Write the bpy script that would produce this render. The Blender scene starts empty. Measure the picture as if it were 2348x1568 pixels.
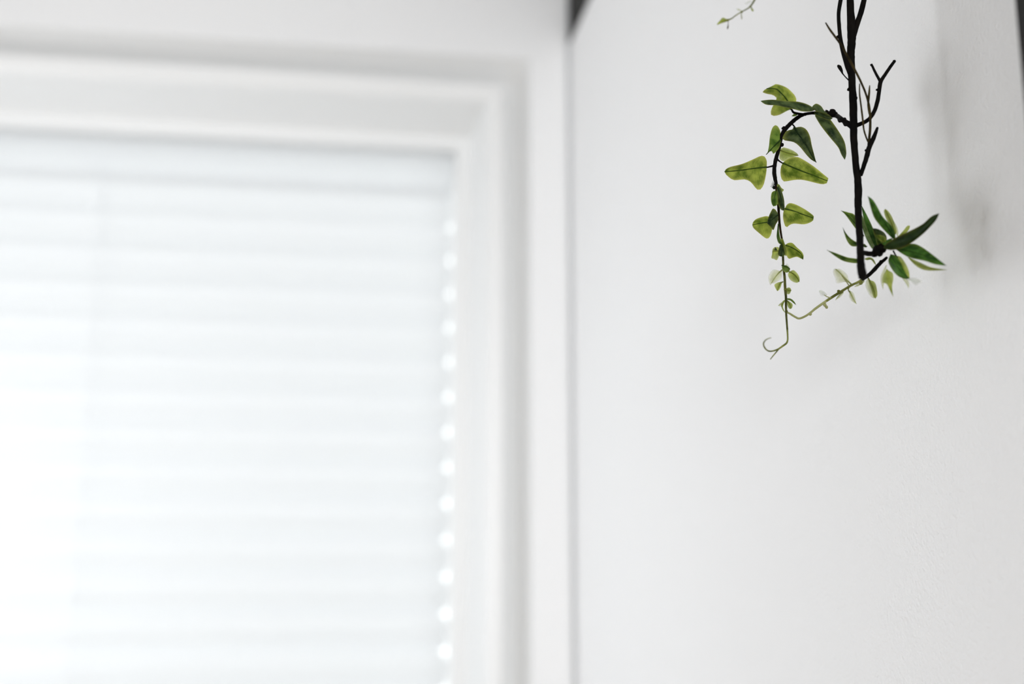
import bpy, bmesh, math, random
from mathutils import Vector, Matrix

random.seed(7)
scene = bpy.context.scene
COL = scene.collection

# ---------------------------------------------------------------- camera
FPX, CX, CY = 2645.0, 1174.0, 784.0
CAM = Vector((0.0, 0.0, 1.5))
PITCH = math.atan(516 / FPX)
YAW = math.atan(407 / math.hypot(FPX, 516))
cd = bpy.data.cameras.new('camera')
cam = bpy.data.objects.new('camera', cd)
COL.objects.link(cam)
cam.location = CAM
cam.rotation_euler = (math.pi / 2 + PITCH, 0, -YAW)
cd.sensor_fit = 'HORIZONTAL'
cd.sensor_width = 36
cd.lens = FPX / 2348 * 36
cd.clip_start = 0.01
cd.dof.use_dof = True
cd.dof.focus_distance = 0.585
cd.dof.aperture_fstop = cd.lens / 12.0
scene.camera = cam

# ---------------------------------------------------------------- world / light / exposure
SKY = 2.0
w = bpy.data.worlds.new('overcast_sky')
scene.world = w
w.use_nodes = True
bg = w.node_tree.nodes['Background']
bg.inputs['Color'].default_value = (0.975, 0.985, 1.0, 1)
bg.inputs['Strength'].default_value = SKY

scene.view_settings.view_transform = 'Standard'
scene.view_settings.look = 'None'
scene.view_settings.exposure = 0.0
scene.view_settings.gamma = 1.0
scene.view_settings.use_curve_mapping = False
scene.cycles.max_bounces = 16
scene.cycles.diffuse_bounces = 10
scene.cycles.transparent_max_bounces = 16
scene.cycles.transmission_bounces = 12


def area_light(name, loc, target, sx, sy, energy, col=(1, 1, 1)):
    l = bpy.data.lights.new(name, 'AREA')
    l.shape = 'RECTANGLE'
    l.size, l.size_y, l.energy, l.color = sx, sy, energy, col
    o = bpy.data.objects.new(name, l)
    o.location = loc
    o.rotation_euler = (Vector(target) - Vector(loc)).to_track_quat('-Z', 'Y').to_euler()
    COL.objects.link(o)
    return o


# left: area light added to brighten the side wall; rear: window daylight inferred from shadow
area_light('left_fill_light', (-0.87, 1.08, 1.50), (0.29, 1.06, 1.49), 0.62, 0.45, 6.6, (0.935, 0.965, 1.0))
area_light('rear_window_daylight', (-0.42, -2.3, 1.88), (0.20, 0.7, 1.60), 0.66, 0.55, 42.5, (0.95, 0.975, 1.0))

# ---------------------------------------------------------------- helpers
_c, _s = math.cos(YAW), math.sin(YAW)
RIGHT = Vector((_c, -_s, 0))
FH = Vector((_s, _c, 0))
FWD = FH * math.cos(PITCH) + Vector((0, 0, 1)) * math.sin(PITCH)
UP = -FH * math.sin(PITCH) + Vector((0, 0, 1)) * math.cos(PITCH)


def at(px, py, Y):
    """The point of the room that the photograph shows at px, py, at a distance Y from the camera along the side wall."""
    r = RIGHT * ((px - CX) / FPX) - UP * ((py - CY) / FPX) + FWD
    return CAM + r * (Y / r.y)


def psize(p):
    """metres per photograph pixel at a point"""
    return (p - CAM).dot(FWD) / FPX


def link(o, parent=None):
    COL.objects.link(o)
    if parent:
        o.parent = parent
    return o


def new_mesh(name, verts, faces, mats, parent=None, smooth=False, uvs=None):
    me = bpy.data.meshes.new(name)
    me.from_pydata([tuple(v) for v in verts], [], faces)
    if not isinstance(mats, (list, tuple)):
        mats = [mats]
    for m in mats:
        me.materials.append(m)
    if smooth:
        me.polygons.foreach_set('use_smooth', [True] * len(me.polygons))
    if uvs:
        lay = me.uv_layers.new(name='UVMap')
        for lp in me.loops:
            lay.data[lp.index].uv = uvs[lp.vertex_index]
    me.update()
    return link(bpy.data.objects.new(name, me), parent)


def box_geo(a, b, verts, faces):
    n = len(verts)
    (x0, y0, z0), (x1, y1, z1) = a, b
    verts += [(x0, y0, z0), (x1, y0, z0), (x1, y1, z0), (x0, y1, z0), (x0, y0, z1), (x1, y0, z1), (x1, y1, z1), (x0, y1, z1)]
    faces += [tuple(n + i for i in f) for f in ((0, 3, 2, 1), (4, 5, 6, 7), (0, 1, 5, 4), (1, 2, 6, 5), (2, 3, 7, 6), (3, 0, 4, 7))]


def box(name, a, b, mat, parent=None, bevel=0.0, kind=None):
    v, f = [], []
    box_geo(a, b, v, f)
    o = new_mesh(name, v, f, mat, parent)
    if bevel:
        bm = bmesh.new()
        bm.from_mesh(o.data)
        bmesh.ops.bevel(bm, geom=list(bm.edges), offset=bevel, segments=2, affect='EDGES', profile=0.5)
        bm.to_mesh(o.data)
        bm.free()
    if kind:
        o['kind'] = kind
    return o


def catmull(pts, n):
    """pts: list of tuples (any length); n samples per span"""
    out = []
    m = len(pts)
    for i in range(m - 1):
        p0, p1, p2, p3 = pts[max(i - 1, 0)], pts[i], pts[i + 1], pts[min(i + 2, m - 1)]
        for k in range(n):
            t = k / n
            out.append(tuple(0.5 * ((2 * b) + (-a + c) * t + (2 * a - 5 * b + 4 * c - d) * t * t + (-a + 3 * b - 3 * c + d) * t ** 3)
                             for a, b, c, d in zip(p0, p1, p2, p3)))
    out.append(tuple(pts[-1]))
    return out


def tube_geo(path, radii, verts, faces, sides=8, rough=0.0, seed=0):
    """adds a closed tube along world points path"""
    rnd = random.Random(seed)
    n0 = len(verts)
    m = len(path)
    t0 = (path[1] - path[0]).normalized()
    ref = t0.orthogonal().normalized()
    for i in range(m):
        t = (path[min(i + 1, m - 1)] - path[max(i - 1, 0)])
        t = t.normalized() if t.length > 1e-9 else t0
        ref = (ref - t * ref.dot(t))
        ref = ref.normalized() if ref.length > 1e-6 else t.orthogonal().normalized()
        b = t.cross(ref)
        for k in range(sides):
            a = 2 * math.pi * k / sides
            r = radii[i] * (1 + rough * rnd.uniform(-1, 1))
            verts.append(path[i] + (ref * math.cos(a) + b * math.sin(a)) * r)
    for i in range(m - 1):
        for k in range(sides):
            k2 = (k + 1) % sides
            faces.append((n0 + i * sides + k, n0 + i * sides + k2, n0 + (i + 1) * sides + k2, n0 + (i + 1) * sides + k))
    # rounded caps
    for end, sgn in ((0, -1), (m - 1, 1)):
        t = (path[1] - path[0]).normalized() if end == 0 else (path[-1] - path[-2]).normalized()
        c = len(verts)
        verts.append(path[end] + t * sgn * radii[end] * 0.6)
        for k in range(sides):
            a, b2 = n0 + end * sides + k, n0 + end * sides + (k + 1) % sides
            faces.append((c, b2, a) if sgn < 0 else (c, a, b2))


# ---------------------------------------------------------------- materials
def mat_new(name):
    m = bpy.data.materials.new(name)
    m.use_nodes = True
    nt = m.node_tree
    nt.nodes.clear()
    out = nt.nodes.new('ShaderNodeOutputMaterial')
    return m, nt, out


def paint(name, col, rough=0.6, bump=0.0, bscale=400.0, spec=0.3, mott=0.0, bdist=0.0006):
    m, nt, out = mat_new(name)
    p = nt.nodes.new('ShaderNodeBsdfPrincipled')
    p.inputs['Base Color'].default_value = (*col, 1)
    p.inputs['Roughness'].default_value = rough
    p.inputs['Specular IOR Level'].default_value = spec
    nt.links.new(p.outputs[0], out.inputs[0])
    tc = nt.nodes.new('ShaderNodeTexCoord')
    if bump:
        n = nt.nodes.new('ShaderNodeTexNoise')
        n.inputs['Scale'].default_value = bscale
        n.inputs['Detail'].default_value = 4
        n.inputs['Roughness'].default_value = 0.55
        b = nt.nodes.new('ShaderNodeBump')
        b.inputs['Strength'].default_value = bump
        b.inputs['Distance'].default_value = bdist
        nt.links.new(tc.outputs['Object'], n.inputs['Vector'])
        nt.links.new(n.outputs['Fac'], b.inputs['Height'])
        nt.links.new(b.outputs[0], p.inputs['Normal'])
    if mott:
        n2 = nt.nodes.new('ShaderNodeTexNoise')
        n2.inputs['Scale'].default_value = 9
        mx = nt.nodes.new('ShaderNodeMixRGB')
        mx.inputs[1].default_value = (*col, 1)
        mx.inputs[2].default_value = (*[c * (1 - mott) for c in col], 1)
        nt.links.new(tc.outputs['Object'], n2.inputs['Vector'])
        nt.links.new(n2.outputs['Fac'], mx.inputs[0])
        nt.links.new(mx.outputs[0], p.inputs['Base Color'])
    return m


M_WALL = paint('white_wall_paint', (0.87, 0.875, 0.88), 0.7, 0.35, 420, 0.2)
M_WALLR = paint('white_rolled_wall_paint', (0.87, 0.872, 0.875), 0.65, 0.8, 420, 0.25, bdist=0.0011)
M_DUSK = paint('taupe_wall_paint', (0.30, 0.28, 0.26), 0.7, 0.3, 330, 0.2)
M_CEIL = paint('ceiling_paint', (0.85, 0.85, 0.85), 0.8, 0.2, 300, 0.1)
M_TRIM = paint('white_gloss_trim', (0.805, 0.81, 0.808), 0.4, 0.05, 60, 0.4)
M_BLACK = paint('black_stained_timber', (0.012, 0.011, 0.010), 0.6, 0.3, 120, 0.2, 0.4)


def floor_mat():
    m, nt, out = mat_new('oak_floor')
    p = nt.nodes.new('ShaderNodeBsdfPrincipled')
    p.inputs['Roughness'].default_value = 0.45
    tc = nt.nodes.new('ShaderNodeTexCoord')
    mp = nt.nodes.new('ShaderNodeMapping')
    mp.inputs['Scale'].default_value = (14, 1.2, 1)
    n = nt.nodes.new('ShaderNodeTexNoise')
    n.inputs['Scale'].default_value = 4
    n.inputs['Detail'].default_value = 6
    r = nt.nodes.new('ShaderNodeValToRGB')
    r.color_ramp.elements[0].color = (0.42, 0.30, 0.19, 1)
    r.color_ramp.elements[1].color = (0.62, 0.48, 0.33, 1)
    nt.links.new(tc.outputs['Object'], mp.inputs[0])
    nt.links.new(mp.outputs[0], n.inputs['Vector'])
    nt.links.new(n.outputs['Fac'], r.inputs[0])
    nt.links.new(r.outputs[0], p.inputs['Base Color'])
    nt.links.new(p.outputs[0], out.inputs[0])
    return m


M_FLOOR = floor_mat()


def slat_mat(name, tr):
    m, nt, out = mat_new(name)
    d = nt.nodes.new('ShaderNodeBsdfDiffuse')
    d.inputs['Color'].default_value = (0.93, 0.935, 0.94, 1)
    t = nt.nodes.new('ShaderNodeBsdfTranslucent')
    t.inputs['Color'].default_value = (0.95, 0.955, 0.96, 1)
    mx = nt.nodes.new('ShaderNodeMixShader')
    mx.inputs[0].default_value = tr
    nt.links.new(d.outputs[0], mx.inputs[1])
    nt.links.new(t.outputs[0], mx.inputs[2])
    nt.links.new(mx.outputs[0], out.inputs[0])
    return m


M_SLAT = slat_mat('white_translucent_slat', 0.76)
M_VALANCE = slat_mat('thin_white_valance', 0.85)


def glass_mat():
    m, nt, out = mat_new('window_glass')
    t = nt.nodes.new('ShaderNodeBsdfTransparent')
    t.inputs['Color'].default_value = (0.96, 0.975, 0.97, 1)
    g = nt.nodes.new('ShaderNodeBsdfGlossy')
    g.inputs['Roughness'].default_value = 0.02
    fr = nt.nodes.new('ShaderNodeFresnel')
    mx = nt.nodes.new('ShaderNodeMixShader')
    nt.links.new(fr.outputs[0], mx.inputs[0])
    nt.links.new(t.outputs[0], mx.inputs[1])
    nt.links.new(g.outputs[0], mx.inputs[2])
    nt.links.new(mx.outputs[0], out.inputs[0])
    return m


M_GLASS = glass_mat()


def bark_mat(name, c0, c1, rough=0.7):
    m, nt, out = mat_new(name)
    p = nt.nodes.new('ShaderNodeBsdfPrincipled')
    p.inputs['Roughness'].default_value = rough
    p.inputs['Specular IOR Level'].default_value = 0.05
    tc = nt.nodes.new('ShaderNodeTexCoord')
    n = nt.nodes.new('ShaderNodeTexNoise')
    n.inputs['Scale'].default_value = 220
    n.inputs['Detail'].default_value = 5
    r = nt.nodes.new('ShaderNodeValToRGB')
    r.color_ramp.elements[0].position, r.color_ramp.elements[1].position = 0.35, 0.7
    r.color_ramp.elements[0].color = (*c0, 1)
    r.color_ramp.elements[1].color = (*c1, 1)
    b = nt.nodes.new('ShaderNodeBump')
    b.inputs['Strength'].default_value = 0.5
    b.inputs['Distance'].default_value = 0.0004
    nt.links.new(tc.outputs['Object'], n.inputs['Vector'])
    nt.links.new(n.outputs['Fac'], r.inputs[0])
    nt.links.new(n.outputs['Fac'], b.inputs['Height'])
    nt.links.new(r.outputs[0], p.inputs['Base Color'])
    nt.links.new(b.outputs[0], p.inputs['Normal'])
    nt.links.new(p.outputs[0], out.inputs[0])
    return m


M_BARK = bark_mat('dark_brown_bark', (0.0022, 0.002, 0.002), (0.0065, 0.005, 0.004))
M_BROWN = bark_mat('olive_brown_twig', (0.014, 0.010, 0.004), (0.05, 0.037, 0.012))
M_GREENSTEM = bark_mat('green_stem', (0.10, 0.115, 0.025), (0.24, 0.25, 0.07))
M_PALESTEM = bark_mat('pale_green_stem', (0.24, 0.25, 0.10), (0.36, 0.37, 0.17))


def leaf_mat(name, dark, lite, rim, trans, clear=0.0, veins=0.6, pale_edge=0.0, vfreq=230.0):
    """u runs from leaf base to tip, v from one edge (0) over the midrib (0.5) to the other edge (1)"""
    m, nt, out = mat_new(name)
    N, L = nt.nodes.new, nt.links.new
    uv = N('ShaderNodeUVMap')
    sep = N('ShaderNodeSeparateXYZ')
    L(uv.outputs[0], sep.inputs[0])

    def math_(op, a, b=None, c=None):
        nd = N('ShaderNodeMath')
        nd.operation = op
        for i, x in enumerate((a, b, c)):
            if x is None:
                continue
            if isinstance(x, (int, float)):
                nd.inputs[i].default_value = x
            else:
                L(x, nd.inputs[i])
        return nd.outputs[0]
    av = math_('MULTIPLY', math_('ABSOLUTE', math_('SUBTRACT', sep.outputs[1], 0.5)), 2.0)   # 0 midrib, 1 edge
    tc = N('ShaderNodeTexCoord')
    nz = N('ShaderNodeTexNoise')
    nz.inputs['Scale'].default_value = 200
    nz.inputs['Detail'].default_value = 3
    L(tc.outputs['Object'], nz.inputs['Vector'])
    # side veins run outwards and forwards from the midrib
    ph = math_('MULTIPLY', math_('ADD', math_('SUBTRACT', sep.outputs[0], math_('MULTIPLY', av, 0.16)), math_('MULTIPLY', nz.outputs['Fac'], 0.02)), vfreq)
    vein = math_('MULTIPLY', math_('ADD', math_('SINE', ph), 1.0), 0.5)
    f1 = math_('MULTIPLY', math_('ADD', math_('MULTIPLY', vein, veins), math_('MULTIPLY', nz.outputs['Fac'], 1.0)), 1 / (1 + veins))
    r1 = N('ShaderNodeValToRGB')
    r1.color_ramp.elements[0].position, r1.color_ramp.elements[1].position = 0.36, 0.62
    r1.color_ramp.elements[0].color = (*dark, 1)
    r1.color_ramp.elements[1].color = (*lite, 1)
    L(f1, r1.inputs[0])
    edge = math_('MULTIPLY', math_('POWER', av, 6.0), 0.8)
    mx = N('ShaderNodeMixRGB')
    L(edge, mx.inputs[0])
    L(r1.outputs[0], mx.inputs[1])
    mx.inputs[2].default_value = (*rim, 1)
    d = N('ShaderNodeBsdfDiffuse')
    t = N('ShaderNodeBsdfTranslucent')
    L(mx.outputs[0], d.inputs['Color'])
    L(mx.outputs[0], t.inputs['Color'])
    bp = N('ShaderNodeBump')
    bp.inputs['Strength'].default_value = 0.12
    bp.inputs['Distance'].default_value = 0.0003
    L(vein, bp.inputs['Height'])
    L(bp.outputs[0], d.inputs['Normal'])
    s1 = N('ShaderNodeMixShader')
    s1.inputs[0].default_value = trans
    L(d.outputs[0], s1.inputs[1])
    L(t.outputs[0], s1.inputs[2])
    last = s1.outputs[0]
    gl = N('ShaderNodeBsdfGlossy')
    gl.inputs['Roughness'].default_value = 0.45
    gl.inputs['Color'].default_value = (0.9, 0.95, 0.95, 1)
    s2 = N('ShaderNodeMixShader')
    s2.inputs[0].default_value = 0.012
    L(last, s2.inputs[1])
    L(gl.outputs[0], s2.inputs[2])
    last = s2.outputs[0]
    if clear or pale_edge:
        tr = N('ShaderNodeBsdfTransparent')
        s3 = N('ShaderNodeMixShader')
        fac = math_('ADD', clear, math_('MULTIPLY', math_('POWER', av, 1.5), pale_edge))
        L(fac, s3.inputs[0])
        L(last, s3.inputs[1])
        L(tr.outputs[0], s3.inputs[2])
        last = s3.outputs[0]
    L(last, out.inputs[0])
    return m


LM = {  # bright and dark kinds have backlight and its absence put into their colour
    'bright': leaf_mat('leaf_yellow_green', (0.050, 0.10, 0.004), (0.34, 0.40, 0.06), (0.52, 0.52, 0.12), 0.62, 0.0, 0.2),
    'mid': leaf_mat('leaf_mid_green', (0.030, 0.085, 0.008), (0.18, 0.28, 0.045), (0.36, 0.40, 0.08), 0.55, 0.0, 0.2),
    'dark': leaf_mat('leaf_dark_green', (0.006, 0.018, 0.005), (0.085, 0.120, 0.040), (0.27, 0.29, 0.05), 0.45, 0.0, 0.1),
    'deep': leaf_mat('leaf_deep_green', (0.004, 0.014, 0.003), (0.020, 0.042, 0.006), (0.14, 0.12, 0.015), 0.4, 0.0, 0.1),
    'green': leaf_mat('leaf_fresh_green', (0.010, 0.045, 0.004), (0.075, 0.19, 0.025), (0.15, 0.20, 0.03), 0.5, 0.0, 0.12),
    'sage': leaf_mat('leaf_sage_green', (0.05, 0.10, 0.02), (0.25, 0.33, 0.13), (0.30, 0.36, 0.14), 0.55, 0.0, 0.12),
    'olive': leaf_mat('leaf_olive', (0.16, 0.22, 0.02), (0.46, 0.52, 0.10), (0.60, 0.62, 0.22), 0.62, 0.0, 0.3, 0.14),
    'pale': leaf_mat('leaf_milky_pale', (0.44, 0.49, 0.16), (0.64, 0.66, 0.36), (0.78, 0.78, 0.66), 0.6, 0.2, 0.3, 0.5),
    'clear': leaf_mat('leaf_milky_clear', (0.52, 0.58, 0.45), (0.66, 0.69, 0.58), (0.75, 0.76, 0.7), 0.6, 0.4, 0.3, 0.35),
}
M_RIB = {
    'bright': bark_mat('midrib_dark_green', (0.022, 0.045, 0.006), (0.04, 0.075, 0.012)),
    'mid': bark_mat('midrib_forest', (0.016, 0.036, 0.008), (0.03, 0.06, 0.012)),
    'dark': bark_mat('midrib_blackish', (0.009, 0.02, 0.008), (0.018, 0.035, 0.012)),
    'olive': bark_mat('midrib_olive', (0.10, 0.12, 0.02), (0.17, 0.19, 0.04)),
    'pale': bark_mat('midrib_pale', (0.30, 0.34, 0.12), (0.4, 0.43, 0.18)),
}
RIBOF = {'bright': 'bright', 'mid': 'mid', 'dark': 'dark', 'deep': 'dark', 'green': 'mid', 'sage': 'mid', 'olive': 'olive', 'pale': 'pale', 'clear': 'pale'}

# ---------------------------------------------------------------- room
W = 0.29           # right wall plane x
D = 1.40           # window wall plane y
H = 2.52
ZC = CAM.z
X0, Z0 = 0.2359, ZC + 0.656      # upper right corner of the window casing
XL, ZB = -0.78, 0.86             # lower left corner
BW = 2.184                        # underside of the dark beam
XMIN, YMIN = -0.90, -2.4

box('floor', (XMIN, YMIN, -0.05), (W + 0.1, D + 0.3, 0.0), M_FLOOR, kind='structure')
box('ceiling', (XMIN, YMIN, H), (W + 0.1, D + 0.3, H + 0.05), M_CEIL, kind='structure')
box('wall_right', (W, YMIN, 0.0), (W + 0.1, D + 0.3, H), M_WALLR, kind='structure')
box('wall_left', (XMIN - 0.1, YMIN, 0.0), (XMIN, D + 0.3, H), M_DUSK, kind='structure')
box('wall_front', (XMIN - 0.1, YMIN - 0.1, 0.0), (W + 0.1, YMIN, H), M_DUSK, kind='structure')
# window wall with the window opening cut out of it
v, f = [], []
for a, b in (((XMIN, D, 0), (XL, D + 0.26, H)), ((X0, D, 0), (W - 0.007, D + 0.26, H)), ((W - 0.007, D + 0.02, 0), (W, D + 0.26, H)), ((XL, D, Z0), (X0, D + 0.26, H)), ((XL, D, 0), (X0, D + 0.26, ZB))):
    box_geo(a, b, v, f)
o = new_mesh('wall_back', v, f, M_WALL)
o['kind'] = 'structure'
# dark timber beam over the side wall and dark timber post beside the plant
box('trim_1', (W - 0.003, 0.30, BW), (W + 0.05, D, H - 0.001), M_BLACK, kind='structure', bevel=0.0012)

# window casing: a mitred moulding swept round the opening
PROFILE = [(0.000, 0.000), (0.0015, 0.010), (0.006, 0.020), (0.014, 0.030), (0.023, 0.036), (0.030, 0.038), (0.0322, 0.036), (0.0328, 0.0075), (0.037, 0.0052),
           (0.047, 0.0066), (0.0535, 0.011), (0.0565, 0.018), (0.058, 0.040), (0.066, 0.118), (0.0675, 0.1205), (0.083, 0.121), (0.0845, 0.1225),
           (0.0850, 0.176), (0.0740, 0.178), (0.0740, 0.20)]


def frame_sweep(name, prof, mat, parent=None, xl=XL, xr=X0, zb=ZB, zt=Z0, base=D):
    v, f = [], []
    for (w_, d_) in prof:
        y = base + d_
        v += [(xr - w_, y, zt - w_), (xl + w_, y, zt - w_), (xl + w_, y, zb + w_), (xr - w_, y, zb + w_)]
    for i in range(len(prof) - 1):
        for k in range(4):
            k2 = (k + 1) % 4
            f.append((4 * i + k, 4 * i + k2, 4 * i + 4 + k2, 4 * i + 4 + k))
    return new_mesh(name, v, f, mat, parent)


win = bpy.data.objects.new('window_1', None)
win.location = ((X0 + XL) / 2, D, ZB)
COL.objects.link(win)
win['kind'] = 'structure'
WINV = Matrix.Translation(-win.location)


def to_win(o):
    o.data.transform(WINV)
    o.parent = win
    return o


to_win(frame_sweep('window_casing', PROFILE, M_TRIM))
# sash frame: four bars and the pane
sx0, sx1, sz0, sz1, sy0, sy1 = XL + 0.085, X0 - 0.085, ZB + 0.085, Z0 - 0.085, D + 0.20, D + 0.235
for a, b in (((sx1 + 0.008, sy0, sz0), (sx1 + 0.03, sy1, sz1)), ((sx0 - 0.03, sy0, sz0), (sx0 - 0.008, sy1, sz1)),
             ((sx0 - 0.008, sy0, sz1 - 0.01), (sx1 + 0.008, sy1, sz1 + 0.03)), ((sx0 - 0.008, sy0, sz0 - 0.03), (sx1 + 0.008, sy1, sz0 + 0.02))):
    to_win(box('sash_bar', a, b, M_TRIM, bevel=0.002))
to_win(box('window_pane', (sx0 - 0.008, sy0 + 0.014, sz0 + 0.02), (sx1 + 0.008, sy0 + 0.018, sz1 - 0.01), M_GLASS))

# ---------------------------------------------------------------- venetian blind
YB = D + 0.150
bl = bpy.data.objects.new('venetian_blind', None)
BL0 = Vector(((sx0 + sx1) / 2, YB, sz0))
bl.location = BL0
COL.objects.link(bl)
bl['label'] = 'white venetian blind with backlit slats filling the window'
bl['category'] = 'blind'
BINV = Matrix.Translation(-BL0)


def to_blind(o):
    o.data.transform(BINV)
    o.parent = bl
    return o


bx0, bx1 = sx0 + 0.003, sx1 - 0.003
ztop = sz1 - 0.008
to_blind(box('valance', (bx0, YB - 0.026, ztop - 0.060), (bx1 + 0.002, YB - 0.0245, ztop), M_VALANCE, bevel=0.0005))
to_blind(box('headrail', (bx0, YB - 0.012, ztop - 0.010), (bx1, YB + 0.018, ztop), M_SLAT, bevel=0.001))
PITCHZ, SW, TILT = 0.0478, 0.0500, math.radians(74)


def slat_mesh():
    """curved slat with rounded corners, chord tilted by TILT, inner edge up"""
    n, th, rc = 12, 0.0016, 0.0125
    ca, sa = math.cos(TILT), math.sin(TILT)
    v, f = [], []
    rows = []
    for i in range(n + 1):
        a = (0.5 - 0.5 * math.cos(math.pi * i / n) - 0.5) * SW
        e = SW / 2 - abs(a)
        ins = rc - math.sqrt(max(rc * rc - (rc - e) ** 2, 0)) if e < rc else 0.0
        c = 0.0012 * (1 - 4 * (a / SW) ** 2)
        row = []
        for x, cc in ((bx0 + ins, c + th / 2), (bx1 - ins, c + th / 2), (bx1 - ins, c - th / 2), (bx0 + ins, c - th / 2)):
            row.append(len(v))
            v.append((x, -a * ca - cc * sa, a * sa - cc * ca))
        rows.append(row)
    for r0, r1 in zip(rows, rows[1:]):
        for k_ in range(4):
            k2 = (k_ + 1) % 4
            f.append((r0[k_], r0[k2], r1[k2], r1[k_]))
    f.append(tuple(reversed(rows[0])))
    f.append(tuple(rows[-1]))
    return v, f


sv, sf = slat_mesh()
slat0 = None
z = ztop - 0.060 + 0.010 - 0.0238
k = 0
slat_z = []
while z > sz0 + 0.04:
    if slat0 is None:
        slat0 = new_mesh('slat', sv, sf, M_SLAT, bl)
        slat0.data.transform(Matrix.Translation((-BL0.x, 0, 0)))
        so = slat0
    else:
        so = slat0.copy()
        COL.objects.link(so)
        so.parent = bl
    so.location = (0, 0, z - BL0.z)
    so.rotation_euler = (random.uniform(-0.008, 0.008), 0, 0)
    slat_z.append(z)
    z -= PITCHZ
    k += 1
to_blind(box('bottom_rail', (bx0, YB - 0.02, sz0 + 0.001), (bx1, YB + 0.02, sz0 + 0.02), M_SLAT, bevel=0.003))
for xc in (at(180, 1320, YB).x, bx0 + 0.06):
    v, f = [], []
    for yy in (-0.016, 0.016):
        tube_geo([Vector((xc, YB + yy, sz0 + 0.01)), Vector((xc, YB + yy, (sz0 + ztop) / 2)), Vector((xc, YB + yy, ztop - 0.03))], [0.0009] * 3, v, f, 6)
    for zz in slat_z:   # rungs carrying each slat
        tube_geo([Vector((xc, YB - 0.016, zz - 0.010)), Vector((xc, YB, zz - 0.004)), Vector((xc, YB + 0.016, zz + 0.004))], [0.0007] * 3, v, f, 5)
    to_blind(new_mesh('ladder_cord', v, f, M_SLAT))

# ---------------------------------------------------------------- black wall cabinet whose far edge closes the view beside the plant
cab = bpy.data.objects.new('wall_cabinet', None)
cab.location = (W, 0.0, 1.636)
COL.objects.link(cab)
cab['label'] = 'black wall cabinet showing only as a dark edge beside the hanging plant'
cab['category'] = 'cabinet'
CINV = Matrix.Translation(-cab.location)
CX0, CY1 = 0.258, 0.3857
for nm, a, b, bv in (('body', (CX0 + 0.014, -0.40, 1.636), (W - 0.0005, CY1, 2.18), 0.001), ('door', (CX0, -0.395, 1.637), (CX0 + 0.0132, -0.04, 2.179), 0.0012),
                     ('door', (CX0, -0.037, 1.637), (CX0 + 0.0132, CY1, 2.179), 0.0012)):
    o = box(nm, a, b, M_BLACK, bevel=bv)
    o.data.transform(CINV)
    o.parent = cab

# ---------------------------------------------------------------- hanging plant
plant = bpy.data.objects.new('hanging_plant', None)
PB = at(1977, 640, 0.50)
plant.location = PB
COL.objects.link(plant)
plant['label'] = 'artificial green fern spray on a dark bare stem hanging down the white wall'
plant['category'] = 'plant'
PINV = Matrix.Translation(-PB)


def to_plant(o, parent=None):
    o.data.transform(PINV)
    o.parent = parent or plant
    return o


def px_path(pts, n=4):
    """pts: (px, py, width px, Y) -> world points and radii along a smooth curve"""
    P, R = [], []
    for (a, b, w_, Y) in catmull(pts, n):
        p = at(a, b, Y)
        P.append(p)
        R.append(max(w_, 0.6) * 0.5 * psize(p))
    return P, R


def stem(name, pts, mat, n=4, rough=0.06, seed=1, extra=None, bumps=(), sides=8):
    v, f = [], []
    P, R = px_path(pts, n)
    if extra:
        P = [Vector(e[:3]) for e in extra] + P
        R = [e[3] for e in extra] + R
    tube_geo(P, R, v, f, sides, rough, seed)
    for (a, b, rpx, Y) in bumps:      # knots and leaf scars
        c = at(a, b, Y)
        r = rpx * psize(c)
        n0 = len(v)
        rnd = random.Random(int(a * 7 + b))
        for i in range(1, 5):
            th = math.pi * i / 5
            for k_ in range(7):
                ph = 2 * math.pi * k_ / 7
                rr = r * rnd.uniform(0.82, 1.15)
                v.append(c + Vector((math.sin(th) * math.cos(ph), math.sin(th) * math.sin(ph), math.cos(th))) * rr)
        tp, bt = len(v), len(v) + 1
        v += [c + Vector((0, 0, r)), c - Vector((0, 0, r))]
        for i in range(3):
            for k_ in range(7):
                k2 = (k_ + 1) % 7
                f.append((n0 + i * 7 + k_, n0 + (i + 1) * 7 + k_, n0 + (i + 1) * 7 + k2, n0 + i * 7 + k2))
        for k_ in range(7):
            k2 = (k_ + 1) % 7
            f.append((tp, n0 + k_, n0 + k2))
            f.append((bt, n0 + 21 + k2, n0 + 21 + k_))
    return to_plant(new_mesh(name, v, f, mat, smooth=True))


YS = 0.508
top_main = [(0.2868, YS, 2.255, 0.0016), (0.2840, YS, 2.19, 0.0018), (0.2720, YS, 2.02, 0.0019), (0.2630, YS, 1.86, 0.0019), (at(1949, -60, YS).x, YS, at(1949, -60, YS).z, 0.0019)]
stem('stem', [(1949.6, -20, 16.5, YS), (1950, 20, 17, YS), (1952, 60, 20, YS), (1953, 90, 20, YS), (1951, 120, 18, YS), (1951.5, 142, 18.5, YS), (1953, 180, 17, YS), (1956, 230, 18, YS),
              (1957, 280, 18.5, YS), (1958, 320, 17, YS), (1962, 375, 16, YS), (1967, 415, 17, YS), (1968, 440, 18, YS), (1967.5, 470, 17, YS), (1969, 505, 16.5, YS - .005),
              (1971.5, 545, 17, YS - .01), (1972.7, 580, 17, YS - .018), (1974, 610, 19.5, YS - .021), (1978.5, 634, 20, YS - .026)],
     M_BARK, 5, 0.07, 3, top_main, [(1946, 205, 4, YS), (1962, 225, 4.5, YS), (1947, 125, 4, YS), (1971, 445, 6, YS), (1978, 628, 10, YS - .025)])
o1 = [(0.2868, YS + .012, 2.25, 0.0010), (0.276, YS + .012, 2.05, 0.0012), (0.2650, YS + .008, 1.86, 0.0013), (at(1988, -60, YS).x, YS, at(1988, -60, YS).z, 0.0013)]
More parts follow.
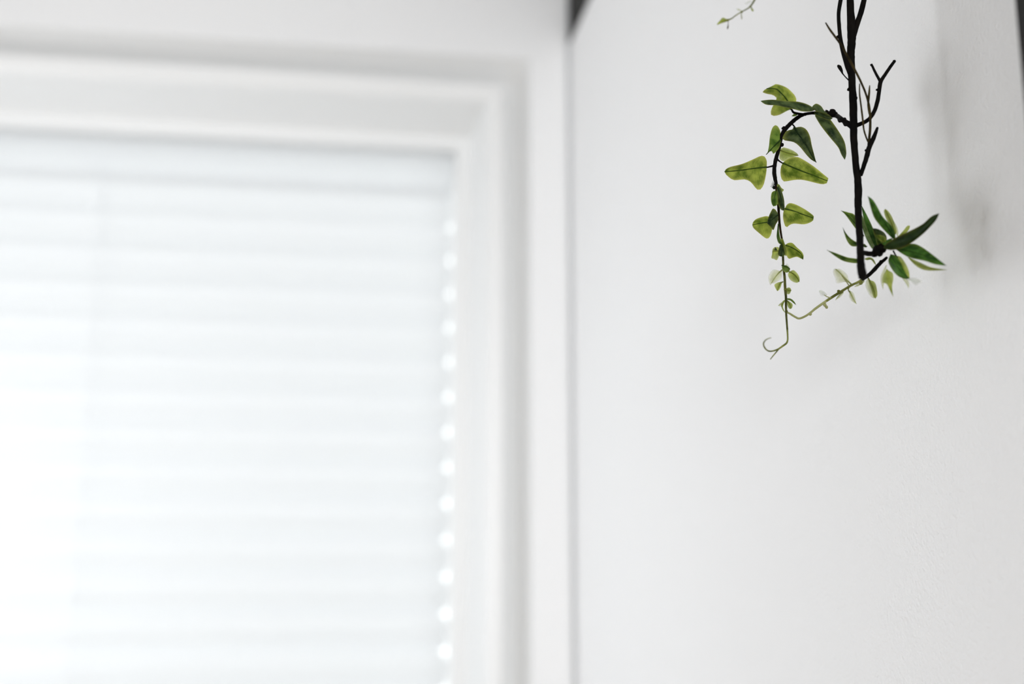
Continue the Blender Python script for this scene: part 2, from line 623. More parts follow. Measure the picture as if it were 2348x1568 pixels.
stem('branch', [(1986, -25, 12, YS), (1980, 5, 12.5, YS), (1972, 35, 13, YS), (1964, 58, 13, YS), (1957, 85, 12, YS), (1953, 110, 10, YS)], M_BARK, 4, 0.05, 4, o1)
o2 = [(0.2868, YS - .012, 2.25, 0.0009), (0.274, YS - .012, 2.05, 0.0010), (0.2600, YS - .008, 1.86, 0.0011), (at(1936, -60, YS).x, YS, at(1936, -60, YS).z, 0.0011)]
stem('branch', [(1931, -22, 10, YS), (1927, 3, 9.5, YS), (1923, 32, 9, YS), (1924.5, 65, 9, YS), (1928, 95, 9.5, YS), (1934, 120, 11, YS), (1942, 148, 12, YS), (1949, 168, 11, YS)], M_BARK, 4, 0.05, 5, o2,
     [(1921, 85, 4, YS)])
# right hand shoots
stem('branch', [(1973, 402, 10, YS), (1979, 385, 10, YS - .002), (1986.5, 362, 11.5, YS - .004), (1993, 338, 12, YS - .005), (2002, 318, 11, YS - .006), (2008, 304, 8.5, YS - .007), (2012, 292, 5.5, YS - .008)],
     M_BARK, 4, 0.06, 6, None, [(1986, 345, 3.5, YS - .005)])
stem('twig', [(1962, 288, 11, YS), (1973, 284, 9.5, YS), (1986, 278, 9, YS - .003), (1997, 268, 9, YS - .005), (2006, 252, 9.5, YS - .006), (2012, 232, 9.5, YS - .006), (2016, 208, 9, YS - .006), (2019, 188, 9.5, YS - .006),
              (2029, 172, 8, YS - .006), (2041, 154, 7.5, YS - .006), (2050.5, 141, 7, YS - .006)], M_BARK, 4, 0.05, 7, None, [(2050.5, 141, 4, YS - .006), (2011, 206, 3, YS - .006)])
stem('twig', [(2019, 188, 7, YS - .006), (2013, 177, 6.5, YS - .006), (2006, 164, 6, YS - .006), (1999.5, 150, 5.5, YS - .006)], M_BARK, 4, 0.05, 8, None, [(1998.5, 149, 3.2, YS - .006)])
stem('twig', [(1893, 52, 3, YS - .02), (1903, 68, 5, YS - .02), (1917, 87, 5, YS - .02), (1931, 107, 5, YS - .02), (1945, 132, 6, YS - .018), (1960, 160, 5.5, YS - .016), (1975, 190, 5, YS - .014),
              (1987, 220, 5, YS - .012), (1993.5, 248, 5.5, YS - .01), (1995.5, 280, 6, YS - .008), (1994, 310, 6, YS - .006), (1991, 332, 5, YS - .005)], M_BROWN, 4, 0.05, 9)
stem('twig', [(1971, 192, 2.5, YS - .012), (1971, 215, 3.5, YS - .012), (1974, 240, 4, YS - .011), (1978, 272, 4.5, YS - .01), (1981, 298, 4, YS - .008), (1987, 317, 4, YS - .006), (1991, 326, 4, YS - .005)], M_BROWN, 4, 0.05, 10)
stem('twig', [(1994, 196, 2.5, YS - .012), (1993, 212, 5, YS - .012), (1991, 232, 5.5, YS - .012), (1991, 248, 4, YS - .011), (1993, 262, 3, YS - .010)], M_BROWN, 4, 0.05, 11)
stem('twig', [(1921, 150, 5, YS + .004), (1925, 154, 9, YS + .004), (1929, 161, 7, YS + .003), (1933, 170, 3, YS + .001), (1946, 184, 3, YS)], M_BARK, 4, 0.05, 12)

# left fern branch
YF = 0.535
stem('branch', [(1956, 292, 14, YS), (1946, 284, 14, YS + .002), (1937, 279, 12, YS + .004), (1929, 273, 11, YS + .006), (1918, 265, 11, YF), (1907, 262, 16, YF), (1897, 262, 13, YF), (1887, 262, 9, YF), (1868, 259, 7.5, YF),
                (1849, 261, 7, YF), (1836, 265.5, 9, YF), (1823, 274, 9.5, YF), (1811, 285, 10, YF), (1801, 296, 9.5, YF), (1794, 307, 9.5, YF), (1791, 320, 7, YF), (1788, 334, 8, YF), (1782.5, 353, 9, YF),
                (1777.8, 371, 9, YF), (1775.3, 388, 9.5, YF), (1776.3, 404, 9.5, YF), (1779, 418, 8, YF), (1781, 432, 7.5, YF)],
     M_BARK, 4, 0.08, 13, None, [(1908, 258, 9, YF), (1899, 264, 8.5, YF), (1896, 257, 5.5, YF), (1915, 262, 7, YF), (1927, 274, 7.5, YF), (1936, 275, 6, YF), (1940, 283, 7, YF), (1793, 332, 5, YF), (1775, 430, 4, YF), (1797, 294, 5, YF)])
stem('branch', [(1780, 428, 7.5, YF), (1783, 450, 7, YF), (1785, 473, 6.5, YF), (1786, 494, 6, YF), (1788, 516, 5.5, YF), (1791, 538, 5, YF), (1794, 556, 5, YF), (1795.5, 580, 5, YF)], bark_mat('warm_brown_stem', (0.008, 0.006, 0.003), (0.03, 0.017, 0.006)), 4, 0.06, 14)
stem('branch', [(1795.3, 576, 5, YF), (1796, 607, 5.5, YF), (1799, 634, 6, YF), (1800, 656, 6.5, YF), (1802, 680, 6, YF), (1802.5, 714, 5.2, YF), (1804, 738, 4.6, YF), (1805.3, 756, 4.6, YF)],
     bark_mat('dark_olive_stem', (0.035, 0.04, 0.010), (0.12, 0.12, 0.035)), 4, 0.06, 15, None, [(1803, 714, 3.5, YF)])
stem('tendril', [(1805, 754, 4.4, YF), (1806, 768, 4, YF), (1806, 779, 4, YF), (1803.5, 786.5, 4.4, YF), (1795, 793, 4.4, YF - .003), (1784, 800.5, 4.2, YF - .006), (1773, 804.3, 3.6, YF - .010), (1764, 805, 3.4, YF - .014), (1756.6, 801, 3.4, YF - .018),
                 (1751.5, 793, 3.4, YF - .021), (1751.3, 785.5, 3.2, YF - .024), (1757, 778.5, 2.6, YF - .027), (1768, 774, 1.6, YF - .031)], M_GREENSTEM, 5, 0.04, 16)
stem('tendril', [(1785, 801, 3, YF - .006), (1780, 807, 3, YF - .008), (1774, 814, 2.8, YF - .011), (1766.5, 823.5, 2, YF - .014)], M_GREENSTEM, 4, 0.04, 17)
# petioles of the fern leaves
stem('petiole', [(1813, 283, 4, YF), (1819, 287, 3.6, YF), (1824, 294, 3.2, YF)], M_BARK, 3, 0.03, 18)
stem('petiole', [(1783, 366, 5, YF), (1788, 370, 3.6, YF), (1795, 374.5, 3.2, YF)], M_BARK, 3, 0.03, 19)
stem('petiole', [(1776, 379, 5, YF), (1768, 381.5, 4, YF), (1757, 384, 3.2, YF)], M_BARK, 3, 0.03, 20)
stem('petiole', [(1848, 263, 6, YF), (1832, 261, 6, YF), (1820, 258, 5.5, YF), (1815, 251, 4, YF), (1811, 245, 3, YF)], M_BARK, 4, 0.05, 21)

# lower right spray
YR = 0.518
stem('branch', [(2034, 590, 6, 0.505), (2026, 597, 7.5, 0.507), (2017, 605, 9, 0.509), (2002, 621, 9, 0.512), (1989, 633, 8, 0.515), (1978, 641, 6, YR)], M_BARK, 4, 0.08, 22, None, [(2019, 600, 4, .508)])
stem('branch', [(1981, 639, 6, YR), (1965, 648, 5.5, YR + .001), (1951, 654.5, 5.5, YR + .003), (1931, 667, 6, YR + .006), (1910, 680, 6, YR + .009), (1890, 693, 5.5, YR + .012)], M_GREENSTEM, 4, 0.05, 23, None,
     [(1923, 668, 4, YR + .007), (1974, 648, 5, YR + .001)])
stem('branch', [(1894, 690.5, 5.5, YR + .011), (1873, 705, 5.5, YR + .013), (1852, 721.5, 5, YR + .015), (1834, 730, 4.6, YR + .016), (1823, 726.5, 4.6, YR + .017), (1812, 719.5, 4.4, YR + .017), (1803, 715, 3.5, YR + .017)], M_PALESTEM, 4, 0.05, 24, None,
     [(1891, 699, 4.4, YR + .012), (1895, 704, 4, YR + .012), (1858, 720, 4, YR + .015)])
# hub of the right cluster
YC = 0.497
stem('branch', [(1970, 579, 13, YS - .016), (1982, 580, 12, .496), (1994, 582, 12, .498), (2003, 581, 12, .502), (2013, 577, 17, .499), (2022, 570, 16, .497), (2032, 562, 10, .496)], M_BARK, 4, 0.06, 25, None, [(2014, 575, 13.5, .499), (2022, 569, 12, .497), (2005, 581, 9, .501), (1996, 582, 6, .503)])
stem('petiole', [(2048, 575, 4, YC), (2053, 584, 3.6, YC), (2058, 591, 3.2, YC), (2064, 597, 2.6, YC)], M_BARK, 3, 0.04, 26)
stem('petiole', [(1949, 656, 3, YR + .003), (1945, 663, 2.8, YR + .003), (1948, 670, 2.6, YR + .002)], M_GREENSTEM, 3, 0.04, 27)
stem('petiole', [(1947, 655, 3, YR + .003), (1940, 645, 2.6, YR + .003), (1930, 631, 2.4, YR + .003)], M_PALESTEM, 3, 0.04, 28)
stem('petiole', [(1905, 683, 3, YR + .009), (1896, 680, 2.4, YR + .009), (1890, 676, 2, YR + .009)], M_PALESTEM, 3, 0.04, 29)

# upper left sprig: comes off the stem above the frame and bends down into view
YT = 0.575
tr = []
stem('branch', [(1951, -260, 5, YS), (1900, -250, 4.5, YS + .015), (1830, -190, 4.2, YS + .03), (1780, -110, 4, YT - .01), (1745, -30, 4, YT), (1735.8, -10, 4, YT), (1729, 2, 4.2, YT), (1720.8, 14.3, 3.6, YT), (1712, 21, 3, YT), (1701.8, 26, 2.8, YT)], M_GREENSTEM, 4, 0.05, 30,
     None, [(1720.5, 14.5, 2.6, YT), (1701, 27, 2.8, YT)])
stem('branch', [(1702, 26, 2.6, YT), (1688, 34.7, 2.6, YT), (1678, 42.2, 2.6, YT), (1669, 45.6, 4, YT), (1654, 50.5, 2.2, YT), (1645.5, 56.5, 1.6, YT)], M_GREENSTEM, 4, 0.05, 31, None, [(1668.5, 46.3, 3.2, YT)])
stem('twig', [(1700, 28, 2, YT), (1699.7, 34, 1.8, YT), (1700.7, 41, 2.2, YT), (1700.5, 44, 1, YT)], M_GREENSTEM, 3, 0.04, 32)
stem('twig', [(1721, 15, 2.6, YT), (1724, 20, 2.6, YT), (1726.5, 26, 2, YT)], M_GREENSTEM, 3, 0.04, 33)
stem('twig', [(1669.5, 47, 1.6, YT), (1669.6, 55, 1.4, YT), (1669.4, 60, 2.8, YT), (1668.5, 64, 3, YT), (1668, 67, 1, YT)], M_BROWN, 3, 0.04, 34)


# ---------------------------------------------------------------- leaves
def resample(pts, n):
    pts = [Vector((p[0], p[1])) for p in pts]
    sm = [Vector(p) for p in catmull([tuple(p) for p in pts], 4)] if len(pts) > 2 else pts
    ln = [0.0]
    for a, b in zip(sm, sm[1:]):
        ln.append(ln[-1] + (b - a).length)
    out = []
    for i in range(n):
        t = ln[-1] * i / (n - 1)
        j = 0
        while j < len(ln) - 2 and ln[j + 1] < t:
            j += 1
        s = (t - ln[j]) / max(ln[j + 1] - ln[j], 1e-9)
        out.append(sm[j].lerp(sm[j + 1], s))
    return out


def leaf(crop, kind, mid, A, B, Yb, Yt, da=0.003, db=0.003, arch=0.0, rib=2.6, label=None, N=21):
    """crop = (left, top, scale); mid from base to tip, A and B the two edges; Yb, Yt depth of base and tip, da, db how far each edge stands off the midrib plane"""
    ox, oy, sc = crop
    fx = lambda L: [(ox + p[0] / sc, oy + p[1] / sc) for p in L]
    mid, A, B = fx(mid), fx(A), fx(B)
    base, tip = mid[0], mid[-1]
    A = [base] + A + ([tip] if (Vector(A[-1]) - Vector(tip)).length > 0.3 else [])
    B = [base] + B + ([tip] if (Vector(B[-1]) - Vector(tip)).length > 0.3 else [])
    m_, a_, b_ = resample(mid, N), resample(A, N), resample(B, N)
    S = [0.0, 0.25, 0.5, 0.75, 1.0]
    v, f, uv = [], [], []
    rnd = random.Random(int(base[0] * 13 + base[1] * 7))
    wav = rnd.uniform(0, 6)
    for i in range(N):
        t = i / (N - 1)
        Y = Yb + (Yt - Yb) * t - arch * math.sin(math.pi * t)
        env = math.sin(math.pi * min(max(t, 0.0), 1.0)) ** 0.6 if 0 < t < 1 else 0
        for s in (-1, -0.66, -0.33, 0, 0.33, 0.66, 1):
            e = a_[i] if s < 0 else b_[i]
            p = m_[i].lerp(e, abs(s))
            dd = (da if s < 0 else db) * (abs(s) ** 1.4) * env + 0.0004 * math.sin(9 * t + wav + 3 * s) * env
            v.append(at(p.x, p.y, Y + dd))
            uv.append((t, 0.5 + 0.5 * s))
    for i in range(N - 1):
        for k_ in range(6):
            f.append((i * 7 + k_, i * 7 + k_ + 1, (i + 1) * 7 + k_ + 1, (i + 1) * 7 + k_))
    o = to_plant(new_mesh('leaf', v, f, LM[kind], smooth=True, uvs=uv))
    if label:
        o['label'] = label
    if rib:
        P, R = [], []
        for i in range(N):
            t = i / (N - 1)
            Y = Yb + (Yt - Yb) * t - arch * math.sin(math.pi * t)
            p = at(m_[i].x, m_[i].y, Y - 0.0002)
            P.append(p)
            R.append(rib * 0.62 * (1 - 0.55 * t) * psize(p))
        rv, rf = [], []
        tube_geo(P, R, rv, rf, 5)
        r = new_mesh('midrib', rv, rf, M_RIB[RIBOF[kind]], smooth=True)
        r.data.transform(PINV)
        r.parent = o
    return o


C1 = (1640, 160, 4.9)
C3 = (1650, 340, 7.127)
C4 = (1710, 460, 9.8)
C5 = (1740, 580, 11.2)
C7 = (1890, 560, 9.8)
CR = (1860, 420, 4.612)
CT = (1620, 0, 14.675)

# --- fern leaves on the left branch
leaf(C1, 'bright', [(578, 1092), (480, 1102), (350, 1120), (220, 1135), (104, 1145)],
     [(580, 1060), (578, 1020), (555, 975), (510, 968), (420, 1008), (300, 1058), (170, 1090), (115, 1120)],
     [(575, 1150), (560, 1230), (540, 1300), (498, 1352), (460, 1335), (400, 1262), (330, 1232), (210, 1240), (140, 1195), (108, 1160)], YF, YF - .004, -.003, .003, .001, 3.2)
leaf(C1, 'bright', [(758, 1048), (880, 1100), (1000, 1148), (1130, 1198), (1262, 1248)],
     [(785, 1020), (830, 995), (880, 978), (950, 988), (1100, 1080), (1230, 1185), (1272, 1220)],
     [(738, 1090), (732, 1170), (752, 1240), (785, 1255), (900, 1236), (1000, 1240), (1180, 1283), (1240, 1280), (1270, 1262)], YF, YF - .006, .002, -.003, .001, 3.2)
leaf(C1, 'olive', [(728, 905), (800, 930), (870, 948), (935, 964)], [(740, 885), (775, 872), (860, 900), (920, 938)], [(720, 960), (722, 1000), (770, 1030), (830, 1000), (890, 975)], YF + .006, YF + .008, .002, .002, 0, 2.2)
leaf(C1, 'mid', [(742, 780), (690, 830), (640, 882), (573, 952)], [(742, 740), (722, 665), (682, 620), (640, 655), (614, 750), (604, 850), (588, 930)], [(738, 800), (715, 880), (655, 945), (640, 915), (605, 922)], YF, YF - .004, .004, -.003, 0, 3.2)
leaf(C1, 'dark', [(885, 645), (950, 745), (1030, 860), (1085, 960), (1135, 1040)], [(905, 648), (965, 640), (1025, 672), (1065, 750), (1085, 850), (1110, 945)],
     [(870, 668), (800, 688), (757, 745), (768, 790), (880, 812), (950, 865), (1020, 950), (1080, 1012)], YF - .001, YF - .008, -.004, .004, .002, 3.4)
leaf(C1, 'bright', [(848, 445), (812, 348), (740, 262), (680, 213), (578, 210)], [(885, 420), (912, 350), (905, 310), (880, 270), (800, 198), (690, 160), (640, 182)],
     [(800, 465), (720, 507), (650, 518), (622, 492), (640, 420), (690, 330), (650, 285), (580, 270), (528, 248)], YF + .008, YF + .002, .003, .004, .002, 3.4)
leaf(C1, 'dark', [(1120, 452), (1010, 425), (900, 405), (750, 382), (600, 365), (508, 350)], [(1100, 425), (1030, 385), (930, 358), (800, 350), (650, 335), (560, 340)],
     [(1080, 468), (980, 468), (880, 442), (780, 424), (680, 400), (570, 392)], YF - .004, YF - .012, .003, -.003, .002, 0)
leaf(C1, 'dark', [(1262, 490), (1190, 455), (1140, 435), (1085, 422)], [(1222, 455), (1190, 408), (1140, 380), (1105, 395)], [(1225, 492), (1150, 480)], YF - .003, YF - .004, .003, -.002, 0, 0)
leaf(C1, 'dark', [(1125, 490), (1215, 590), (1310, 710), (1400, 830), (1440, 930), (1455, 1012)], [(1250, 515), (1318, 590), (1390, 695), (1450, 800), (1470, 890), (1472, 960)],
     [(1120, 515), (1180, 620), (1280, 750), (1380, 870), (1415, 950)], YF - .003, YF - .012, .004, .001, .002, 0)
leaf(C1, 'dark', [(1320, 545), (1250, 535), (1180, 505), (1105, 480)], [(1270, 500), (1200, 480), (1150, 470)], [(1280, 565), (1200, 540), (1140, 512)], YF - .006, YF - .006, -.002, -.003, 0, 0)
leaf(C1, 'mid', [(925, 505), (890, 510), (858, 520)], [(900, 495), (875, 502)], [(905, 520), (880, 524)], YF, YF - .002, .001, .001, 0, 0, None, 7)

leaf(C3, 'mid', [(925, 690), (905, 770), (890, 850), (880, 948)], [(880, 700), (848, 735), (838, 830), (855, 915)], [(955, 720), (962, 800), (955, 890), (930, 935)], YF - .004, YF - .008, .003, .002, 0, 1.6)
leaf(C3, 'dark', [(945, 640), (990, 750), (1020, 880), (1048, 1018)], [(935, 680), (950, 780), (952, 900), (1000, 1000)], [(972, 600), (1010, 680), (1050, 820), (1062, 930), (1062, 1000)], YF - .006, YF - .012, .003, .003, 0, 2.4)
leaf(C3, 'olive', [(950, 580), (990, 640), (1045, 692)], [(980, 595), (1010, 645), (1052, 675)], [(935, 610), (980, 700), (1030, 712)], YF - .005, YF - .006, .002, .002, 0, 0, None, 9)
leaf(C3, 'bright', [(1060, 988), (1180, 1015), (1300, 1058), (1420, 1100), (1535, 1142)], [(1078, 960), (1100, 920), (1150, 894), (1250, 920), (1400, 1000), (1500, 1070), (1540, 1110)],
     [(1042, 1040), (1035, 1120), (1052, 1215), (1088, 1292), (1150, 1250), (1220, 1230), (1380, 1242), (1490, 1208), (1540, 1165)], YF, YF - .004, .002, -.003, 0, 3)
leaf(C3, 'bright', [(890, 1195), (790, 1205), (690, 1220), (600, 1238), (536, 1252)], [(850, 1150), (780, 1108), (680, 1125), (590, 1160), (545, 1210)],
     [(865, 1290), (850, 1370), (825, 1440), (785, 1476), (735, 1458), (650, 1390), (570, 1320), (540, 1280)], YF + .002, YF - .002, .002, .003, 0, 2.8)
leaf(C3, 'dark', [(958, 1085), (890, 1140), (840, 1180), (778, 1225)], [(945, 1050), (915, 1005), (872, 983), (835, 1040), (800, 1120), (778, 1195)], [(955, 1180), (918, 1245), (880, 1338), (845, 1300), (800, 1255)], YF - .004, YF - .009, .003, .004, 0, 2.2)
leaf(C4, 'mid', [(735, 520), (718, 700), (735, 880), (825, 992)], [(722, 560), (700, 700), (695, 830), (738, 955)], [(745, 600), (755, 740), (785, 870), (835, 960)], YF - .004, YF - .006, .002, .002, 0, 2.4)
leaf(C4, 'dark', [(812, 985), (800, 1070), (800, 1150), (802, 1258)], [(770, 990), (738, 1100), (718, 1200), (755, 1245)], [(832, 1000), (865, 1090), (892, 1195), (850, 1250)], YF - .006, YF - .010, .003, .003, 0, 1.6)
leaf(C4, 'olive', [(812, 850), (850, 950), (885, 1100), (905, 1246)], [(785, 870), (810, 960), (855, 1080), (888, 1235)], [(842, 870), (882, 980), (922, 1100), (918, 1225)], YF - .006, YF - .008, .002, .002, 0, 0)
leaf(C4, 'bright', [(875, 1000), (1000, 1040), (1130, 1105), (1240, 1190), (1288, 1322)], [(905, 982), (960, 948), (1050, 952), (1150, 1050), (1260, 1150), (1302, 1240)],
     [(888, 1100), (920, 1235), (970, 1306), (1060, 1280), (1150, 1262), (1220, 1292)], YF, YF - .004, .003, -.003, 0, 2.6)
leaf(C4, 'olive', [(755, 1125), (690, 1132), (640, 1142), (596, 1152)], [(740, 1045), (650, 1045), (605, 1085)], [(752, 1225), (700, 1338), (640, 1312), (575, 1292), (590, 1205)], YF + .003, YF, .002, .003, 0, 2)
leaf(C5, 'mid', [(588, 318), (660, 335), (730, 365), (800, 402)], [(680, 315), (735, 330)], [(605, 425), (690, 500), (760, 490), (800, 430)], YF - .005, YF - .008, .002, .002, 0, 2.4)
leaf(C5, 'clear', [(660, 335), (730, 362), (800, 402)], [(690, 290), (740, 268), (785, 330)], [(720, 360), (760, 382)], YF - .003, YF - .005, .002, .002, 0, 0, None, 9)
leaf(C5, 'pale', [(600, 435), (520, 505), (420, 620), (318, 780)], [(550, 465), (450, 425), (345, 430), (262, 540), (238, 650), (265, 780), (305, 840)], [(605, 510), (592, 640), (520, 720), (400, 780)], YF + .006, YF + .002, .003, .003, 0, 3)
leaf(C5, 'olive', [(622, 742), (565, 765), (515, 860), (470, 972)], [(550, 740), (460, 768), (398, 820), (440, 930)], [(592, 780), (560, 880), (510, 960)], YF + .002, YF, .002, .002, 0, 2.4)
leaf(C5, 'olive', [(775, 480), (860, 520), (950, 590), (1040, 735)], [(815, 462), (890, 438), (970, 500), (1030, 590), (1050, 680)], [(748, 550), (778, 650), (860, 730), (970, 768)], YF + .002, YF - .002, .002, -.002, 0, 2.6)
leaf(C5, 'olive', [(645, 940), (740, 945), (832, 962)], [(700, 908), (770, 880), (820, 910)], [(690, 985), (730, 1055), (790, 1052)], YF, YF - .002, .002, .002, 0, 2.4, None, 9)
leaf(C5, 'mid', [(700, 1175), (800, 1190), (890, 1248), (962, 1342)], [(730, 1162), (820, 1172), (905, 1240)], [(740, 1205), (810, 1222), (880, 1280)], YF, YF - .004, .001, .002, 0, 0)
leaf(C5, 'olive', [(715, 1210), (770, 1270), (805, 1340), (822, 1432)], [(760, 1228), (845, 1288), (872, 1340), (852, 1410)], [(715, 1270), (745, 1380), (790, 1435)], YF + .002, YF, .002, .002, 0, 2.2)
leaf(C5, 'olive', [(675, 1205), (605, 1290), (595, 1370), (635, 1460), (680, 1540)], [(640, 1215), (588, 1270), (574, 1360), (615, 1470)], [(680, 1230), (640, 1300), (620, 1390), (660, 1490)], YF + .001, YF - .001, .001, .002, 0, 0)
leaf(C5, 'pale', [(625, 1270), (560, 1310), (496, 1352)], [(590, 1258), (540, 1290)], [(605, 1380), (540, 1372)], YF + .001, YF - .001, .001, .002, 0, 2, None, 9)
# frayed edge of a leaf seen almost edge-on: fine loose fibres
v, f = [], []
for i in range(5):
    a = at(1650 + (895 - i * 4) / 7.127, 340 + (600 + 12 * i) / 7.127, YF - .003)
    b = at(1650 + (868 - i * 10) / 7.127, 340 + (530 + 22 * i) / 7.127, YF - .005)
    tube_geo([a, a.lerp(b, 0.5), b], [0.00016, 0.00013, 0.00006], v, f, 4)
for i in range(6):
    a = at(1710 + (700 - i * 4) / 9.8, 460 + (1110 - 8 * i) / 9.8, YF + .001)
    b = at(1710 + (600 + i * 11) / 9.8, 460 + (1120 - 15 * i) / 9.8, YF - .002)
    tube_geo([a, a.lerp(b, 0.5), b], [0.00016, 0.00013, 0.00006], v, f, 4)
to_plant(new_mesh('frayed_fibres', v, f, M_RIB['dark']))['kind'] = 'stuff'

# --- pale leaves along the lower right spray
leaf(C7, 'pale', [(600, 888), (500, 800), (390, 680), (255, 555)], [(548, 780), (520, 690), (440, 600), (350, 548), (290, 545)], [(470, 850), (280, 880), (240, 760), (190, 620), (220, 545)], YR + .004, YR + .002, .003, .003, 0, 3.4, 'milky translucent leaf')
leaf(C7, 'olive', [(980, 740), (1050, 880), (1110, 1020), (1150, 1216)], [(1040, 805), (1120, 838), (1172, 940), (1196, 1140)], [(1000, 850), (1030, 960), (1075, 1080), (1110, 1190)], YR, YR - .004, .003, .002, 0, 2.6)
leaf(C7, 'pale', [(980, 770), (1010, 880), (1060, 1020), (1130, 1218)], [(1010, 850), (1050, 990), (1110, 1130)], [(945, 800), (920, 900), (955, 1040), (1040, 1175)], YR + .001, YR - .002, .003, .002, 0, 0)
leaf(C7, 'pale', [(570, 1050), (610, 1140), (655, 1230), (720, 1336)], [(625, 1060), (672, 1110), (705, 1220)], [(555, 1110), (562, 1200), (620, 1290)], YR + .003, YR, .002, .002, 0, 3)
leaf(C7, 'olive', [(1400, 545), (1425, 680), (1480, 900), (1552, 1186)], [(1450, 590), (1540, 650), (1552, 800), (1525, 950)], [(1375, 600), (1318, 720), (1312, 860), (1400, 890), (1480, 1050)], .498, .492, .002, .003, 0, 0)
leaf(C7, 'pale', [(1405, 450), (1340, 640), (1310, 820), (1322, 1025)], [(1395, 530), (1345, 700), (1345, 880)], [(1365, 500), (1262, 690), (1268, 860)], .500, .496, .002, .003, 0, 0)
leaf(C7, 'pale', [(425, 1080), (345, 1140), (255, 1252)], [(370, 1085), (290, 1170)], [(430, 1115), (360, 1195)], YR + .008, YR + .006, .001, .002, 0, 2.4, None, 9)
leaf(C7, 'pale', [(900, 790), (850, 870), (680, 955)], [(820, 830), (740, 880)], [(905, 850), (850, 895), (760, 950)], YR + .002, YR + .002, .001, .002, 0, 2, None, 9)
leaf(CR, 'clear', [(175, 1180), (130, 1155), (82, 1135)], [(140, 1145), (100, 1130)], [(160, 1188), (110, 1196), (88, 1165)], YR + .009, YR + .008, .002, .002, 0, 0, None, 9)
leaf(C7, 'olive', [(900, 330), (1010, 320), (1100, 370), (1170, 480)], [(950, 300), (1040, 290), (1120, 350)], [(960, 360), (1050, 350), (1120, 430)], .506, .510, .002, .002, 0, 0)

# --- blades of the right cluster
leaf(CR, 'dark', [(540, 655), (565, 662), (592, 672)], [(560, 640), (580, 655)], [(560, 675), (580, 680)], .507, .509, .001, .001, 0, 0, None, 9)
leaf(CR, 'mid', [(560, 812), (480, 818), (350, 790), (250, 750), (166, 706)], [(470, 796), (380, 782), (270, 742)], [(480, 846), (350, 826), (260, 776)], .506, .500, .002, .003, 0, 1.5)
leaf(CR, 'mid', [(592, 668), (470, 640), (390, 570), (333, 468)], [(480, 622), (420, 585), (372, 532)], [(490, 668), (425, 664), (380, 612), (350, 530)], .508, .502, .002, .003, 0, 1.5)
leaf(CR, 'mid', [(560, 560), (475, 440), (400, 350), (316, 290)], [(470, 348), (390, 308)], [(500, 520), (420, 412), (362, 335)], .512, .508, .002, .003, 0, 1.5)
leaf(CR, 'sage', [(680, 695), (600, 600), (560, 480), (532, 330)], [(655, 640), (590, 480), (545, 350)], [(640, 690), (570, 560), (532, 420)], .500, .510, .001, .003, 0, 0)
leaf(CR, 'green', [(690, 690), (640, 560), (580, 400), (530, 228)], [(705, 640), (655, 480), (590, 338)], [(675, 680), (620, 560), (560, 400)], .500, .512, .001, .004, 0, 0)
leaf(CR, 'green', [(885, 600), (790, 430), (690, 290), (598, 136)], [(890, 560), (868, 470), (760, 358), (700, 250), (650, 172)], [(855, 580), (760, 485), (670, 372), (630, 262), (608, 170)], YC, YC - .012, .003, .002, .002, 1.6)
leaf(CR, 'olive', [(890, 540), (845, 410), (782, 272)], [(905, 500), (860, 365), (815, 295)], [(862, 470), (800, 395), (768, 300)], YC + .004, YC - .002, .002, .002, 0, 2)
leaf(CR, 'pale', [(918, 580), (900, 470), (850, 360)], [(925, 520), (905, 450)], [(890, 520), (880, 450)], YC + .005, YC + .001, .001, .001, 0, 0, None, 9)
leaf(CR, 'dark', [(790, 640), (760, 560), (720, 510), (654, 476)], [(800, 575), (770, 520), (705, 483)], [(745, 650), (690, 590), (660, 520)], YC + .002, YC - .004, .003, .003, 0, 1.5)
leaf(CR, 'bright', [(790, 620), (750, 580), (690, 545)], [(790, 575), (740, 550)], [(760, 625), (710, 590)], YC - .004, YC - .006, .001, .001, 0, 0, None, 9)
leaf(CR, 'green', [(770, 655), (820, 605), (865, 575)], [(745, 630), (810, 595)], [(785, 655), (835, 620)], YC - .004, YC - .004, .001, .001, 0, 0, None, 9)
leaf(CR, 'mid', [(760, 670), (720, 620), (680, 540)], [(740, 615), (700, 555)], [(720, 675), (690, 620)], YC + .001, YC - .002, .001, .002, 0, 0, None, 9)
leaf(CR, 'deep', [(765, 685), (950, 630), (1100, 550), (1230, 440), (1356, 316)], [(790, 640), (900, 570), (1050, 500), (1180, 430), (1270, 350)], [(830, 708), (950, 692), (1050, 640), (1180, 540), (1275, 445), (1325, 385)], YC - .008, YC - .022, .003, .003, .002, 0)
leaf(CR, 'green', [(890, 695), (1050, 720), (1250, 785), (1432, 872)], [(970, 665), (1080, 638), (1180, 680), (1300, 768)], [(960, 745), (1050, 790), (1200, 822), (1320, 860)], YC, YC - .020, .002, -.003, .001, 1.4)
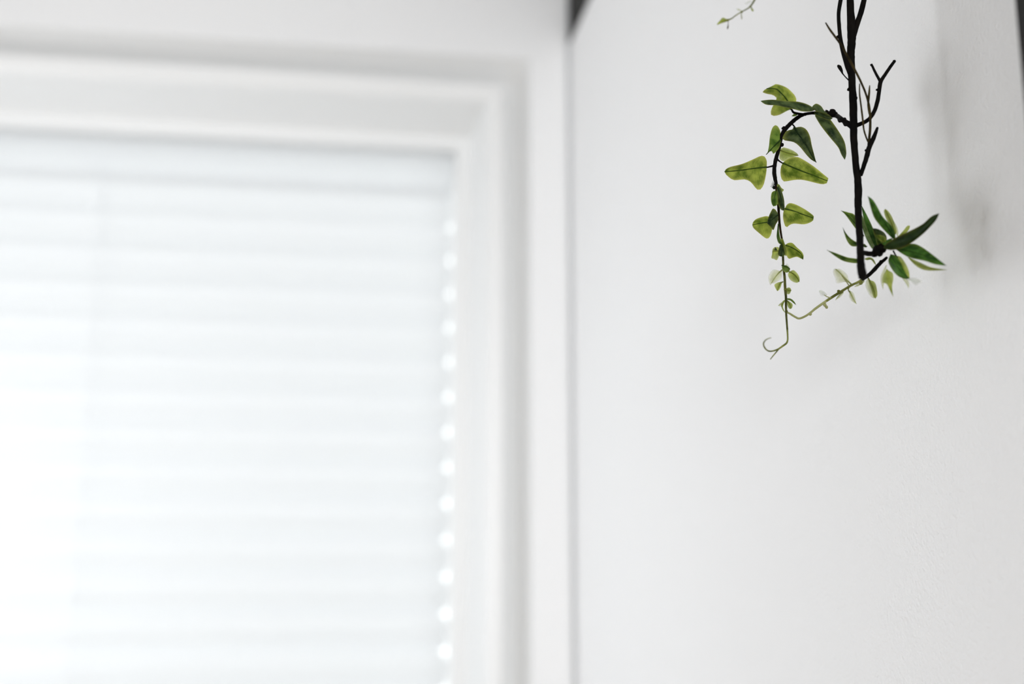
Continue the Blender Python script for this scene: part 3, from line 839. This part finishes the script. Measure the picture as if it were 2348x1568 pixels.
leaf(CR, 'olive', [(1020, 780), (1130, 860), (1280, 902), (1446, 916)], [(1060, 795), (1170, 845), (1270, 888)], [(1075, 845), (1150, 902), (1250, 926)], YC - .002, YC - .018, .002, .002, 0, 0)
leaf(CR, 'green', [(840, 750), (895, 850), (950, 930), (1042, 1006)], [(890, 765), (945, 830), (978, 905), (1015, 980)], [(815, 830), (868, 930), (930, 990), (1000, 1012)], YC - .002, YC - .008, .002, .003, 0, 1.5)
leaf(CR, 'olive', [(890, 770), (950, 850), (1000, 930), (1042, 1006)], [(945, 775), (1000, 850), (1036, 935)], [(900, 840), (960, 930)], YC, YC - .006, .002, .001, 0, 0)
leaf(CR, 'clear', [(985, 1008), (1080, 1025), (1175, 1042)], [(1050, 998), (1120, 1004)], [(1050, 1035), (1100, 1082), (1140, 1060)], YC - .004, YC - .02, .002, .002, 0, 0, None, 9)
leaf(CR, 'pale', [(960, 1000), (1005, 1050), (1030, 1114)], [(1020, 1005), (1042, 1060)], [(970, 1020), (1005, 1070)], YC - .004, YC - .008, .001, .002, 0, 0, None, 9)
leaf(CR, 'olive', [(920, 560), (1000, 510), (1045, 448)], [(970, 505), (1015, 450)], [(980, 545), (1035, 490)], YC, YC + .002, .001, .001, 0, 0, None, 9)

# --- leaflets of the upper left sprig
leaf(CT, 'olive', [(745, 680), (600, 690), (480, 735), (345, 835)], [(640, 620), (540, 585), (450, 690), (380, 760)], [(700, 722), (560, 768), (450, 805)], YT, YT - .003, .002, .002, 0, 0, None, 9)
leaf(CT, 'pale', [(1200, 372), (1110, 340), (1005, 300)], [(1120, 315), (1050, 290)], [(1110, 370), (1050, 345)], YT, YT, .001, .001, 0, 0, None, 9)
leaf(CT, 'clear', [(1550, 30), (1420, 70), (1295, 125)], [(1430, 30), (1340, 75)], [(1440, 95), (1340, 145)], YT, YT - .002, .001, .001, 0, 0, None, 9)
leaf(CT, 'olive', [(1480, 230), (1530, 310), (1565, 385)], [(1530, 270), (1585, 345)], [(1490, 290), (1525, 370)], YT, YT - .002, .001, .001, 0, 0, None, 9)
